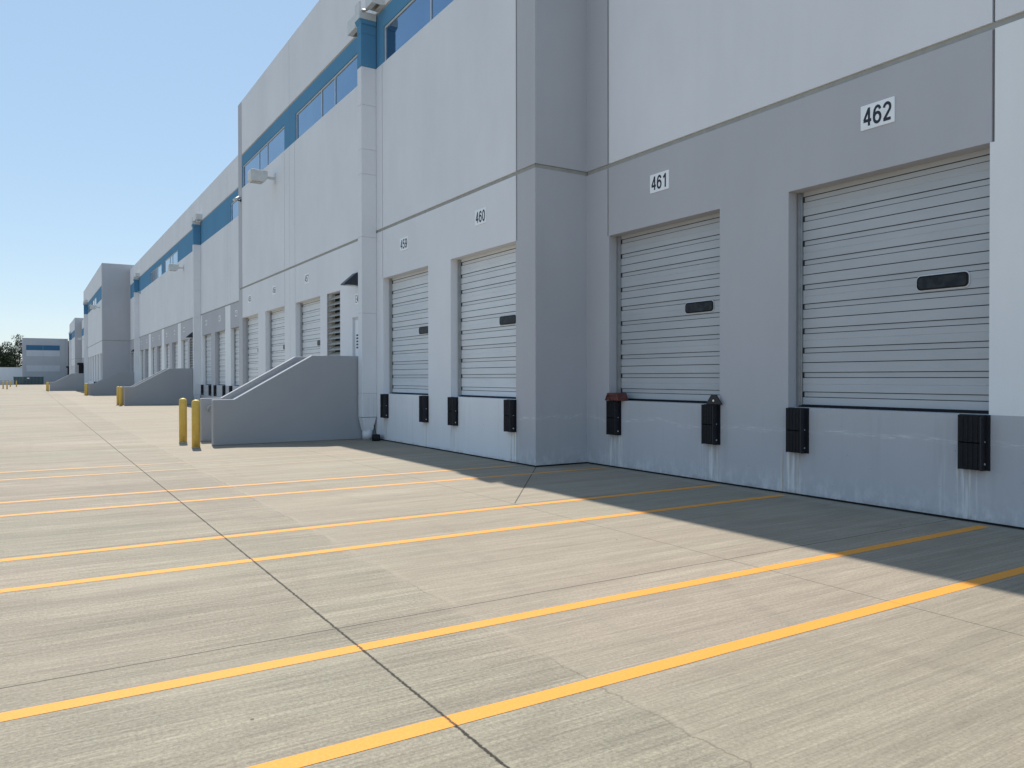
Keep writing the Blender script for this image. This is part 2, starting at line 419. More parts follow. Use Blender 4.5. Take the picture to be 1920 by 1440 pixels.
# ------------------------------------------------------------------ warehouse
house = empty('warehouse', (10, 60, 0), 'long grey concrete tilt-up warehouse with blue window band and rows of loading dock doors', 'warehouse')
house.location = (0, 0, 0)
BAND0, BAND1, JZ = 10.13, 11.60, 5.69
def Jk(k): return J0 + (MOD if k >= 0 else 8.235)*k
SERVICE = {1, 5, 9, 13, 17, 21, 25}       # a service bay (louver + stair door) starts after these joints
WINDOWS = {0, 1, 2, 3, 6, 7, 11, 12, 15, 18, 19, 22, 23}
def doors_between(k0, k1):
    out = []
    for k in range(k0, k1):
        if k not in SERVICE: out.append((Jk(k)+.695, Jk(k)+3.46, k, 0))
        out.append((Jk(k+1)-3.46, Jk(k+1)-.695, k, 1))
    return out

def make_facade(X, k0, k1, ztop, scheme, ya=None, yb=None, name='wall', endcol=(True, True)):
    """scheme 'b' = projecting light block, 'r' = recessed block with mid-grey lower band and white strips"""
    y0 = Jk(k0) if ya is None else ya; y1 = Jk(k1) if yb is None else yb
    doors = doors_between(k0, k1)
    louv = [(Jk(k)+2.7, Jk(k)+3.95) for k in range(k0, k1) if k in SERVICE]
    mdoor = [(Jk(k)+.72, Jk(k)+1.65) for k in range(k0, k1) if k in SERVICE]
    wins = []
    for k in range(k0, k1):
        if k in WINDOWS: c_ = Jk(k)+4.02; wins.append((c_-3.33, c_+3.33, k))
    g = .035
    ys = [y0, y1]; zs = [0, .03, 1.26, 4.37, JZ-.04, JZ+.04, BAND0, 11.10, BAND1-.03, BAND1+.03, ztop, 3.46]
    for d in doors: ys += [d[0], d[1]]
    for d in louv+mdoor: ys += [d[0], d[1]]
    for d in wins: ys += [d[0], d[1]]
    jj = [k for k in range(k0, k1+1) if y0 < Jk(k) < y1]
    cg = []                                              # side grooves of each pilaster strip
    for k in range(k0, k1+1):
        for s_ in (-1, 1):
            q = Jk(k)+s_*.66
            if y0 < q < y1: cg.append((q, k in (k0, k1)))
    gv = .016
    for q, _ in cg: ys += [q-gv, q+gv]
    for k in jj: ys += [Jk(k)-.012, Jk(k)+.012]
    def inside(y, z, L, za, zb): return any(a < y < b for a, b in L) and za < z < zb
    def cell(y, z):
        dd = [(a, b) for a, b, *_ in doors]
        strip = min(abs(y-Jk(k)) for k in range(k0-1, k1+2)) < (.661 if z > 4.37 else .70)
        endstrip = (endcol[0] and y < y0+.70 and ya is None) or (endcol[1] and y > y1-.70 and yb is None)
        base = 'light'
        if scheme == 'r':
            if z < JZ: base = 'mid'
            if strip and not endstrip and 1.26 < z < JZ-.04: base = 'white'
        if endstrip: base = 'mid'
        band = (not endstrip) and BAND0 < z < BAND1
        if band: base = 'blue'
        if z < .03: return (.03, 'gap')
        if inside(y, z, dd, 1.26, 4.37): return (None, 'mid' if scheme == 'r' else 'light')
        if inside(y, z, louv, 1.26, 4.37) or inside(y, z, mdoor, 1.26, 3.46): return (None, base)
        if any(a < y < b for a, b, _ in wins) and BAND0 < z < 11.10: return (.26, 'gap')
        if abs(z-JZ) < .04: return (.024, 'groove')
        if abs(z-BAND1) < .03 and not endstrip: return (.024, 'groove')
        for q, isend in cg:
            if abs(y-q) < gv and z > 4.37 and (z < BAND0 or isend): return (.024, 'seam')
        if any(abs(y-Jk(k)) < .012 for k in jj): return (.014, 'seam')
        if band: return (.016, 'blue')
        return (0, base)
    me = facade_mesh(name, X, ys, zs, cell)
    o = link(name, me, house)
    b = o.modifiers.new('bevel', 'BEVEL'); b.width = .0078; b.segments = 1; b.limit_method = 'ANGLE'; b.angle_limit = rad(40)
    return doors, louv, mdoor, wins

def end_wall(Y, xa, xb, ztop, name='wall'):
    """return wall facing -Y at the near end of a projecting block"""
    mb = MB(); g = .04
    for (a, b, d) in ((0, .03, .03), (.03, JZ-g, 0), (JZ-g, JZ+g, .022), (JZ+g, ztop, 0)):
        m = 'gap' if a == 0 else ('groove' if d == .022 else 'mid')
        q = [mb.bm.verts.new(p) for p in ((xa, Y+d, a), (xb, Y+d, a), (xb, Y+d, b), (xa, Y+d, b))]
        mb.bm.faces.new(q).material_index = mb.mi(m)
    for z, s_ in ((.03, 1), (JZ-g, 1), (JZ+g, 1)):
        dd = .03 if z < .1 else .022
        q = [mb.bm.verts.new(p) for p in ((xa, Y, z), (xb, Y, z), (xb, Y+dd, z), (xa, Y+dd, z))]
        mb.bm.faces.new(q).material_index = mb.mi('groove')
    q = [mb.bm.verts.new(p) for p in ((xa, Y, ztop), (xb, Y, ztop), (xb, Y+.3, ztop), (xa, Y+.3, ztop))]
    mb.bm.faces.new(q).material_index = mb.mi('mid')
    return link(name, mb.mesh(name), house)

def slab(x0, x1, y0, y1, z1, name='roof'):
    """roof deck behind the parapet and the solid volume under it"""
    mb = MB(); mb.box(x0+.305, x1, y0+.31, y1-.01, .02, z1-.7)
    mb.box(x0+.302, x0+.42, y0+.02, y1-.02, z1-.8, z1-.002)      # back of the parapet
    mb.box(x0+.42, x1, y0+.301, y0+.42, z1-.8, z1-.002)
    mb.box(x0+.42, x1, y1-.14, y1-.02, z1-.8, z1-.002)
    return mb.build(name, 'roof', house)

SEG = [  # X plane, first joint, last joint, roof height, scheme
    (X2, -3, 0, 13.3, 'r'), (X1, 0, 3, 14.0, 'b'), (X2, 3, 10, 13.3, 'r'), (X3, 10, 14, 13.9, 'b'),
    (X2, 14, 21, 13.3, 'r'), (X1, 21, 24, 14.0, 'b'), (X2, 24, 28, 13.3, 'r')]
# door mesh shared by every dock door (origin at the opening's low-Y, bottom corner, on the door plane)
DW, D0, D1 = 2.765, 1.27, 4.42
def door_mesh():
    prof = []                                            # (x depth, z)
    z = D0+.03
    P = [(0, z)]
    base = D0
    for k in range(5):
        s0 = base+.635*k
        for a, b, dp in ((.135, .215, .011), (.315, .322, .003), (.415, .495, .011)):
            P += [(0, s0+a-.003), (.030, s0+a-.001), (.030, s0+a+.006), (.014, s0+a+.008), (.014, s0+b-.008), (.030, s0+b-.006), (.030, s0+b+.001), (0, s0+b+.003)] if dp > .005 else [(0, s0+a-.004), (dp, s0+a), (dp, s0+b), (0, s0+b+.004)]
        if k < 4: t = s0+.635; P += [(0, t-.006), (.032, t-.004), (.032, t+.004), (0, t+.006)]
    P += [(0, D1)]
    bm = bmesh.new()
    A = [bm.verts.new((p[0], .0, p[1])) for p in P]; B = [bm.verts.new((p[0], DW-.06, p[1])) for p in P]
    for i in range(len(P)-1):
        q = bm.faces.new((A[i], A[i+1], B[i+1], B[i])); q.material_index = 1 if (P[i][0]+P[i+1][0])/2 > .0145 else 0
    # dark end caps of the ribs at the stiles
    me = bpy.data.meshes.new('dock_door'); bm.normal_update(); bm.to_mesh(me); bm.free(); me.materials.append(M['doorpaint']); me.materials.append(M['slotshade'])
    return me
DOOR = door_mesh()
def rounded(cy, cz, w_, h_, r, n_=6):
    pts = []
    for (sx, sz, a0) in ((1, 1, 0), (-1, 1, 90), (-1, -1, 180), (1, -1, 270)):
        for i in range(n_+1):
            a = rad(a0+90*i/n_); pts.append((cy+sx*(w_/2-r)+r*math.cos(a), cz+sz*(h_/2-r)+r*math.sin(a)))
    return pts
mb = MB(); mb.prism(rounded(.66, 2.872, .66, .205, .065), 'x', -.010, .004, 'frame')
mb.prism(rounded(.66, 2.872, .635, .178, .055), 'x', -.020, -.0104, 'rubber'); WFR = mb.mesh('door_window')
mb = MB(); mb.prism(rounded(.66, 2.872, .595, .138, .040), 'x', -.023, -.0205); WGL = mb.mesh('pane', 'dglass')
mb = MB(); mb.box(-.06, .0, DW-.047, DW-.022, D0, D1); mb.box(-.018, .02, DW-.075, DW-.048, D0+.02, D1, None); TRK = mb.mesh('track', 'steel')
mb = MB(); cb = [(DW-.0765, D0+.03)]
for k in range(5):
    s0 = D0+.635*k
    for a, b in ((.135, .215), (.415, .495)): cb += [(DW-.0775, s0+a-.002), (DW-.092, s0+a-.002), (DW-.092, s0+b+.002), (DW-.0775, s0+b+.002)]
cb += [(DW-.0775, D1), (DW-.0765, D1)]
mb.prism(cb, 'x', -.003, .010)
HNG = mb.mesh('edge_cap', 'dark_steel')
mb = MB(); mb.box(-.012, .03, 0, DW-.05, D0-.006, D0+.028); SEAL = mb.mesh('bottom_seal', 'rubber')
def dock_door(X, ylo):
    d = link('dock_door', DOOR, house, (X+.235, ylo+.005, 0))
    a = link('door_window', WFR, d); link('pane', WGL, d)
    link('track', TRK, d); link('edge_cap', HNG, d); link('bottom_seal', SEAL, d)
    bk = MB(); bk.box(X+.305, X+.34, ylo, ylo+DW, 1.0, 4.6)
    return d
mb = MB(); mb.box(.27, .29, 0, 1.25, 1.27, 4.37); LVB = mb.mesh('louver_back', 'voiddark')
mb = MB()
for i in range(17):
    z = 1.36+i*.178; mb.prism([(.02, z-.055), (.035, z-.06), (.20, z+.07), (.19, z+.08)], 'y', .02, 1.23)
mb.box(.0, .05, 0, .02, 1.26, 4.37); mb.box(.0, .05, 1.23, 1.25, 1.26, 4.37)
LVS = mb.mesh('louver', 'slat')

def band_window(X, a, b):
    W = b-a; mb = MB(); fr = .045; z0, z1 = BAND0, 11.10; m1, m2 = 2.56, 3.86
    x0, x1 = X+.045, X+.085
    mb.box(x0, x1, a+.002, b-.002, z0+.002, z0+.03); mb.box(x0, x1, a+.002, b-.002, z1-fr, z1-.002)
    for p in (a+.002+.0, b-.002-fr*.8): mb.box(x0+.001, x1-.001, p, p+fr*.8, z0+.03, z1-fr)
    for p in (a+m1, a+m2): mb.box(x0+.001, x1-.001, p-.018, p+.018, z0+.03, z1-fr)
    o = mb.build('window', 'frame', house)
    for p, q in ((a+.04, a+m1-.018), (a+m1+.018, a+m2-.018), (a+m2+.018, b-.04)):
        g = MB(); g.box(X+.072, X+.080, p+.001, q-.001, z0+.031, z1-fr-.001); g.build('pane', 'glass', o)

doors_all = []
for (X, k0, k1, zt, sch) in SEG:
    yb = 238.2 if k1 == 28 else None
    dl, lv, md, wn = make_facade(X, k0, k1, zt, sch, yb=yb, endcol=(True, True))
    if sch == 'r' and k0 == -3: pass
    doors_all += [(X, a, b, k, h) for a, b, k, h in dl]
    for a, b, k, h in dl:
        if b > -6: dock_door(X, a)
    for a, b in lv:
        l_ = link('louver', LVS, house, (X, a, 0)); link('louver_back', LVB, l_)
    for a, b in md:
        mb = MB(); mb.box(X+.06, X+.10, a+.07, b-.07, 1.27, 3.39)
        d = mb.build('service_door', 'white', house)
        mb = MB(); mb.box(X+.05, X+.29, a, a+.065, 1.27, 3.46); mb.box(X+.05, X+.29, b-.065, b, 1.27, 3.46); mb.box(X+.05, X+.29, a+.065, b-.065, 3.395, 3.46)
        mb.build('door_frame', 'frame', d)
        mb = MB(); mb.tube([(X+.06, a+.15, 2.25), (X-.0, a+.15, 2.25), (X-.0, a+.28, 2.25)], .012); mb.build('handle', 'steel', d)
        mb = MB()
        for i in range(5): mb.box(X+.054, X+.0595, b-.37, b-.17, 2.55+i*.09, 2.60+i*.09)
        mb.build('notice', 'ink', d)
    for a, b, k in wn: band_window(X, a, b)
    slab(X, 60, Jk(k0), Jk(k1) if yb is None else yb, zt)
for (X, k, zt, Xb) in ((X1, 0, 14.0, X2), (X3, 10, 13.9, X2), (X1, 21, 14.0, X2)):
    end_wall(Jk(k), X+.0, 60, zt)
# far sides of the projecting blocks
for (X, k, zt) in ((X1, 3, 14.0), (X3, 14, 13.9), (X1, 24, 14.0)):
    mb = MB(); mb.box(X+.012, X2+.1, Jk(k)-.20, Jk(k)-.002, .0, zt-.003); mb.build('wall', 'mid', house)
for (X, k, zt) in ((X1, 0, 14.0), (X3, 10, 13.9)):
    mb = MB(); mb.box(X+.31, X2+.31, Jk(k)+.06, Jk(k)+.30, .03, zt-.01); mb.build('wall', 'mid', house)

# downspouts
def downspout(X, J):
    y0, y1, xo = J-.24, J+.05, X-.43
    d = None
    mb = MB(); segs = [(.61, 1.26), (1.26, 3.45), (3.45, 5.52), (5.52, 7.23), (7.23, 7.9), (7.9, 9.1), (9.1, 10.13)]
    for a, b in segs: mb.box(xo, X-.004, y0, y1, a+.006, b-.006)
    for a, b in segs: mb.box(xo+.007, X-.004, y0+.007, y1-.007, b-.006, b+.006)
    d = mb.build('downspout', 'light' if X != X2 else 'light', house, bevel=.006)
    mb = MB(); mb.box(xo-.001, X-.003, y0-.001, y1+.001, 10.14, 11.02); mb.box(xo+.006, X-.004, y0+.006, y1-.006, 11.02, 11.03)
    mb.box(xo-.001, X-.003, y0-.001, y1+.001, 11.03, 11.28); mb.prism([(xo-.001, 11.28), (xo-.06, 11.40), (X-.003, 11.40), (X-.003, 11.28)], 'y', y0-.03, y1+.03)
    mb.build('downspout_band', 'blue', d)
    # funnel and shoe
    bm = bmesh.new()
    t = [(xo, y0), (X-.03, y0), (X-.03, y1), (xo, y1)]; cx_, cy_ = (xo+X-.03)/2, (y0+y1)/2
    b_ = [(cx_-.12, cy_-.12), (cx_+.12, cy_-.12), (cx_+.12, cy_+.12), (cx_-.12, cy_+.12)]
    T = [bm.verts.new((*p, .605)) for p in t]; B = [bm.verts.new((*p, .25)) for p in b_]
    for i in range(4): j = (i+1) % 4; bm.faces.new((B[i], B[j], T[j], T[i]))
    bm.faces.new(T); bm.faces.new(B[::-1])
    me = bpy.data.meshes.new('funnel'); bmesh.ops.recalc_face_normals(bm, faces=bm.faces[:]); bm.to_mesh(me); bm.free(); me.materials.append(M['light'])
    link('funnel', me, d)
    mb = MB(); mb.cyl((cx_, cy_, 0), .135, .25, 24); mb.build('shoe', 'light', d)
    # collector head with the two overflow hoods
    mb = MB(); mb.box(xo-.06, X-.004, y0-.04, y1+.04, 11.402, 11.60); mb.box(xo-.055, xo-.02, y0-.04, y1+.04, 11.60, 11.86)
    mb.build('collector_head', 'fixture', d, bevel=.006)
    mb = MB(); mb.tube([(xo+.02, y0-.02, 11.62), (xo+.08, y0-.10, 11.60), (xo+.16, y0-.13, 11.66), (xo+.30, y0-.10, 11.70)], .035, 10); mb.build('outlet_pipe', 'steel', d)
    for (a, b, z0, z1) in ((y0-.60, y0-.14, 11.62, 11.98), (y1+.35, y1+.95, 11.42, 11.80)):
        mb = MB(); t_ = .03; x0 = X-.36
        mb.box(x0, x0+t_, a, b, z0, z1); mb.box(x0+t_, X-.003, a, a+t_, z0, z1); mb.box(x0+t_, X-.003, b-t_, b, z0, z1); mb.box(x0+t_, X-.003, a+t_, b-t_, z1-.03, z1)
        mb.box(x0+t_, x0+.14, a+t_, b-t_, z0, z0+.02); mb.box(X-.10, X-.003, a+t_, b-t_, z0, z0+.02)
        mb.build('overflow_hood', 'fixture', d)
    return d
for X, k in ((X1, 1), (X2, 5), (X2, 9), (X3, 13), (X2, 17), (X1, 23), (X2, 26)): downspout(X, Jk(k))

# ------------------------------------------------------------------ things fixed on the facade
def _arc(cx, cy, rx, ry, a0, a1, n_=16):
    return [(cx+rx*math.cos(rad(a0+(a1-a0)*i/n_)), cy+ry*math.sin(rad(a0+(a1-a0)*i/n_))) for i in range(n_+1)]
_six = [(.84, 1.04), (.80, 1.15), (.68, 1.27), (.52, 1.305), (.35, 1.25), (.22, 1.10), (.145, .86), (.125, .62), (.125, .45)]
GLYPH = {
 '0': [_arc(.5, .7, .37, .605, 0, 360, 32)], '1': [[(.62, 0), (.62, 1.4)], [(.60, 1.30), (.44, 1.14), (.20, 1.02)]],
 '2': [_arc(.49, .98, .355, .325, 175, -38, 18)+[(.15, .12)], [(.06, .10), (.90, .10)]],
 '3': [_arc(.47, 1.01, .32, .295, 165, -80, 16), _arc(.47, .41, .37, .32, 80, -165, 18)],
 '4': [[(.69, 0), (.69, 1.40)], [(.66, 1.32), (.11, .46)], [(.03, .42), (.96, .42)]],
 '5': [[(.86, 1.30), (.26, 1.30)], [(.27, 1.34), (.17, .66)], _arc(.47, .46, .375, .365, 142, -155, 22)],
 '6': [_six, _arc(.5, .46, .37, .365, 0, 360, 30)], '7': [[(.06, 1.30), (.88, 1.30)], [(.84, 1.26), (.56, .80), (.42, .40), (.37, 0)]],
 '8': [_arc(.5, 1.02, .315, .29, 0, 360, 26), _arc(.5, .40, .37, .31, 0, 360, 28)],
 '9': [[(1-a, 1.4-b) for a, b in _six], _arc(.5, .94, .37, .365, 0, 360, 30)],
 'E': [[(.20, 0), (.20, 1.4)], [(.2, 1.30), (.88, 1.30)], [(.2, .72), (.82, .72)], [(.2, .10), (.90, .10)]]}
def number_mesh(text, wt, ht):
    """bold grotesque figures drawn as flat strokes on the sign plate"""
    bm = bmesh.new(); nn = len(text); sx = wt/(nn*1.0+(nn-1)*.16); sy = ht/1.4; hw = .116; lay = 0
    for gi, ch in enumerate(text):
        for path in GLYPH[ch]:
            lay += 1; xx = -.0132-.0003*lay; closed = len(path) > 20 and math.dist(path[0], path[-1]) < 1e-6
            pts = path[:-1] if closed else path; m = len(pts); rows = []
            for i in range(m):
                p0 = pts[i-1] if (i or closed) else pts[i]; p1 = pts[(i+1) % m] if (i < m-1 or closed) else pts[i]
                dx_, dy_ = p1[0]-p0[0], p1[1]-p0[1]; l_ = math.hypot(dx_, dy_); nx, ny = -dy_/l_, dx_/l_
                # strokes keep their width on the plate although figures are condensed
                row = []
                for s_ in (-1, 1):
                    tx = (gi*1.16+pts[i][0]+s_*nx*hw*1.15)*sx-wt/2; ty = (pts[i][1]+s_*ny*hw)*sy-ht/2
                    row.append(bm.verts.new((xx, -tx, ty)))
                rows.append(row)
            for i in range(m if closed else m-1):
                a, b = rows[i], rows[(i+1) % m]; bm.faces.new((a[0], b[0], b[1], a[1]))
    me = bpy.data.meshes.new('digits'); bm.to_mesh(me); bm.free(); me.materials.append(M['ink']); return me
PANEL = None
def number_sign(X, yc, text, label, z=5.09, w_=.47, h_=.32):
    t = empty('number_sign', (X, yc, z), label, 'sign', 'dock number signs on the facade')
    mb = MB(); mb.prism(rounded(0, 0, w_, h_, .008, 2), 'x', -.0125, .002); mb.build('sign_plate', 'sign', t)
    link('digits', number_mesh(text, w_*.84, h_*.74), t)
    return t
# bumper meshes (origin: low-Y bottom corner on the wall plane)
def bumper_meshes():
    mb = MB()
    for z0, z1 in ((.006, .312), (.326, .632)):
        for i in range(9):
            y = .055+i*.0275; mb.box(-.115-(.004 if i % 2 else 0), -.012, y, y+.0265, z0, z1)
    pad = mb.mesh('rubber_pad', 'rubber')
    mb = MB(); mb.box(-.012, -.001, .0, .345, .0, .64)
    mb.prism([(-.13, .02), (-.105, .0), (-.012, .0), (-.012, .635), (-.105, .635), (-.13, .615)], 'y', .040, .052)
    mb.prism([(-.10, .0), (-.012, .0), (-.012, .635), (-.10, .635)], 'y', .305, .317); pl = mb.mesh('angle_plate', 'dark_steel')
    mb = MB()
    for z, y in ((.075, .0395), (.33, .0395)): mb.cyl((-.05, y-.006, z), .013 if z < .1 else .008, .006, 8, 'y')
    return pad, pl, mb.mesh('anchor', 'bolt')
PAD, PLATE, ANCH = bumper_meshes()
def bumper(X, y, label):
    t = empty('dock_bumper', (X, y, .62), label, 'dock bumper', 'black rubber dock bumpers under the doors')
    link('rubber_pad', PAD, t); link('angle_plate', PLATE, t); link('anchor', ANCH, t)
    return t

num = {}
for (X, a, b, k, h) in doors_all:
    n_ = None
    yc = (a+b)/2
    base = {(-2, 0): 465, (-2, 1): 464, (-1, 0): 462, (-1, 1): 461, (0, 0): 460, (0, 1): 459, (1, 1): 457, (2, 0): 456, (2, 1): 455, (3, 0): 454, (3, 1): 453, (4, 0): 452, (4, 1): 451,
            (5, 1): 449, (6, 0): 448, (6, 1): 447, (7, 0): 446, (7, 1): 445, (8, 0): 444, (8, 1): 443}
    num[(k, h)] = base.get((k, h))
ORD = {}
for (X, a, b, k, h) in doors_all:
    n_ = num.get((k, h)); yc = (a+b)/2
    if n_ is None or k < -1: continue
    if k == 9 and h == 0: continue
    look = {462: 'white number sign reading 462 on the band above the large rightmost dock door', 461: 'white number sign reading 461 above the door beside the projecting block',
            460: 'white number sign reading 460 above the door nearest the block corner', 459: 'white number sign reading 459 above the door next to the downspout'}
    lab = look.get(n_, 'small white number sign reading %d above the %s dock door %s' % (n_, 'recessed' if X == X2 else 'projecting block', 'far down the facade' if k > 5 else 'beyond the stair ramp'))
    number_sign(X, a+1.38, str(n_), lab)
# bumpers under the doors whose foot the photo shows
for (X, a, b, k, h) in doors_all:
    n_ = num.get((k, h))
    if n_ in (462, 461, 460, 459, 454, 453, 452, 451):
        for side, y in (('right', a-.02), ('left', b-.355)):
            bumper(X, y, 'black rubber dock bumper at the %s foot of door %d%s' % (side, n_, {462: ', bolts on its side plate', 461: ' beside the block corner'}.get(n_, '')))
    if k in (10, 11) and X == X3 and not (k == 11 and h):
        for side, y in (('right', a-.02), ('left', b-.355)):
            nm = {(10, 0): 'first', (10, 1): 'second', (11, 0): 'third'}[(k, h)]
            bumper(X, y, 'tiny black bumper at the %s of the %s dock door on the distant projecting block' % (side, nm))

# floodlights
def floodlight(X, y, z, label):
    t = empty('wall_floodlight', (X, y, z), label, 'wall light', 'white floodlights on the upper facade')
    mb = MB(); mb.prism([(-.98, -.12), (-.93, -.22), (-.45, -.22), (-.34, -.06), (-.34, .20), (-.93, .23), (-.98, .18)], 'y', -.24, .24); mb.build('housing', 'fixture', t, bevel=.015)
    mb = MB(); mb.box(-.90, -.50, -.19, .19, -.232, -.2205); mb.build('lens', 'lens', t)
    mb = MB(); mb.box(-.34, -.02, -.035, .035, -.04, .05); mb.build('arm', 'fixture', t)
    mb = MB(); mb.box(-.02, -.001, -.11, .11, -.18, .20); mb.build('wall_plate', 'fixture', t)
floodlight(X1, 30.3, 9.36, 'white box floodlight under the windows of the nearest projecting block')
floodlight(X2, 58.8, 9.42, 'white box floodlight under the windows of the recessed middle facade')
floodlight(X3, 96.3, 9.42, 'small white floodlight on the distant tall projecting block')
floodlight(X2, 176.5, 9.42, 'tiny white floodlight on the facade beyond the distant block')

def wallpack(X, y, label):
    t = empty('wall_pack_light', (X, y, 4.35), label, 'wall light', 'dark wedge lights over the stair doors')
    mb = MB(); mb.prism([(-.50, 0), (-.48, .04), (-.12, .36), (-.002, .36), (-.002, 0)], 'y', -.17, .17); mb.build('housing', 'bronze', t, bevel=.012)
    mb = MB(); mb.box(-.38, -.10, -.12, .12, -.012, -.001); mb.build('lens', 'fixture', t)
wallpack(X1, Jk(1)+1.12, 'dark wedge-shaped lamp over the stair door beside the near downspout')
wallpack(X2, Jk(5)+2.2, 'dark wedge-shaped lamp over the louver of the recessed middle facade')
wallpack(X2, Jk(9)+2.2, 'tiny dark lamp over the stair door next to the distant tall block')
number_sign(X1, Jk(1)+1.12, 'E458', 'white stair door sign starting with E4, half hidden behind the downspout', 3.98, .56, .30)

def seccam(X, y, z, label):
    t = empty('security_camera', (X, y, z), label, 'security camera', 'white bullet cameras on the upper facade')
    mb = MB(); mb.cyl((-.03, 0, 0), .07, .028, 16, 'x'); mb.tube([(-.03, 0, 0), (-.12, 0, -.02), (-.16, 0, .06)], .022); mb.build('bracket', 'dark_steel', t)
    mb = MB(); mb.tube([(-.05, .12, .16), (-.33, -.10, -.04)], .065, 14); mb.build('camera_body', 'fixture', t)
seccam(X1, 35.95, 9.62, 'white bullet camera at the far upper corner of the nearest projecting block')
seccam(X2, 83.4, 9.95, 'tiny white bullet camera beside the distant blue downspout')

# small loose things at the docks
t = empty('wheel_chock', (X2-.02, 11.25, 1.262), 'dusty red-brown wheel chock resting on the left bumper of door 461', 'wheel chock')
mb = MB(); mb.prism([(-.20, 0), (.20, 0), (.135, .145), (-.135, .145)], 'x', -.14, .12); mb.build('wedge', 'chockred', t, bevel=.012)
mb = MB(); mb.box(-.146, -.1405, -.09, .09, .085, .093); mb.tube([(-.147, .17, .01), (-.15, .09, .10), (-.147, .03, .03), (-.14, -.02, -.10)], .006, 6); mb.build('rope', 'rubber', t)
t = empty('hold_down_bracket', (X2-.06, 8.80, 1.262), 'black triangular steel bracket standing on the right bumper of door 461', 'bracket')
mb = MB(); mb.prism([(-.155, 0), (.155, 0), (.155, .02), (.055, .155), (-.055, .155), (-.155, .02)], 'x', -.012, .012); mb.build('triangle_plate', 'dark_steel', t, bevel=.004)
mb = MB(); mb.cyl((-.02, .0, .06), .018, .006, 12, 'x'); mb.build('bolt_head', 'bolt', t)
mb = MB(); mb.box(.012, .16, -.12, .12, 0, .014); mb.build('foot_plate', 'dark_steel', t)
def chock(loc, rz, label):
    t = empty('rubber_chock', loc, label, 'wheel chock', 'black rubber wheel chocks by the wall'); t.rotation_euler = (0, 0, rz)
    mb = MB(); mb.prism([(-.18, 0), (.20, 0), (.19, .09), (.12, .165), (-.13, .175), (-.19, .10)], 'y', -.11, .11); mb.build('block', 'rubber', t, bevel=.025, seg=2)
    mb = MB(); mb.tube([(-.1, 0, .17), (-.16, .02, .25), (-.21, .06, .44)], .010, 6); mb.build('rope', 'rubber', t)
chock((7.93, 19.66, 0), rad(70), 'black rubber wheel chock on the ground beside the near downspout foot')
chock((8.95, 51.6, 0), rad(80), 'small black rubber chock at the foot of the middle facade downspout')

# ------------------------------------------------------------------ stair ramps
PROF = [(-4.22, 0), (-4.22, 1.15), (-3.70, 1.15), (-1.69, 2.29), (.02, 2.29), (.02, 0)]
def stair(X, Y, label, ext=0):
    t = empty('stair_enclosure', (X, Y, 0), label, 'stair', 'concrete stair enclosures along the facade')
    pr_ = [(p[0]-ext if p[0] < 0 else p[0], p[1]) for p in PROF]
    for y0, nm in ((0, 'side_wall'), (1.55, 'side_wall')):
        mb = MB(); mb.prism(pr_, 'y', y0, y0+.20); mb.build(nm, 'rampwall', t, bevel=.022, seg=2)
    mb = MB(); st = [(-3.60-ext, 0)]
    for i in range(7):
        st += [(-3.60-ext+i*.29, .18*(i+1)), (-3.60-ext+(i+1)*.29, .18*(i+1))]
    st = st[:-1]+[(-.003, 1.26), (-.003, 0)]
    mb.prism(st, 'y', .203, 1.547); mb.build('steps', 'concrete', t)
    mb = MB()
    x0 = -4.05-ext; hr = [(x0+.02, 1.47, .82), (x0-.03, 1.47, .87), (x0, 1.47, .94), (x0+.10, 1.47, .96), (-3.70-ext, 1.47, .96), (-1.65-ext, 1.47, 2.12), (-.6, 1.47, 2.12)]
    mb.tube(hr, .021, 10); mb.tube([(x0+.02, 1.47, .82), (-3.85-ext, 1.47, .82), (-3.78-ext, 1.55, .74)], .02, 8); mb.build('handrail', 'steel', t)
    return t
stair(X1, Jk(1)+.10, 'nearest grey concrete stair enclosure with sloped side walls beside the downspout')
stair(X2, Jk(5)+.10, 'second grey concrete stair enclosure on the recessed facade behind two bollards', .14)
stair(X2, Jk(9)+.10, 'third stair enclosure, in shade below the distant tall block', .14)
stair(X3, Jk(13)+.10, 'farthest visible stair enclosure with a sunlit slope, past the tall block', .14)
stair(X2, Jk(17)+.10, 'stair enclosure hidden behind the farthest one', .14)

def bollard(x, y, label, h=1.17):
    t = empty('bollard', (x, y, 0), label, 'bollard', 'yellow bollards standing in the yard')
    mb = MB(); mb.cyl((0, 0, .0), .097, h-.07, 28, dome=.07); o = mb.build('post', 'yellowpaint', t)
    mb = MB(); mb.cyl((0, 0, .001), .104, .018, 24); mb.build('base_ring', 'concrete', t)
bollard(3.42, 21.75, 'left of the two large yellow bollards in front of the nearest stair')
bollard(3.44, 20.02, 'right of the two large yellow bollards, touching the nearest stair wall outline')
bollard(4.75, 54.1, 'left yellow bollard of the pair before the second stair')
bollard(4.75, 52.4, 'right yellow bollard of the pair before the second stair')
bollard(4.72, 86.3, 'left small yellow bollard of the pair by the third stair')
bollard(4.75, 84.7, 'right small yellow bollard of the pair by the third stair')
bollard(2.05, 118.9, 'yellow bollard hidden behind another near the farthest stair')
bollard(2.10, 114.0, 'small yellow bollard at the tip of the farthest stair')
bollard(-3.36, 145, 'far yellow bollard nearest the left edge of the yard')
bollard(-2.75, 140, 'far yellow bollard second from the left edge of the yard')
bollard(-2.94, 176, 'tiny pale bollard before the low wall, left one')
bollard(-1.95, 176, 'tiny pale bollard at the left end of the green enclosure')

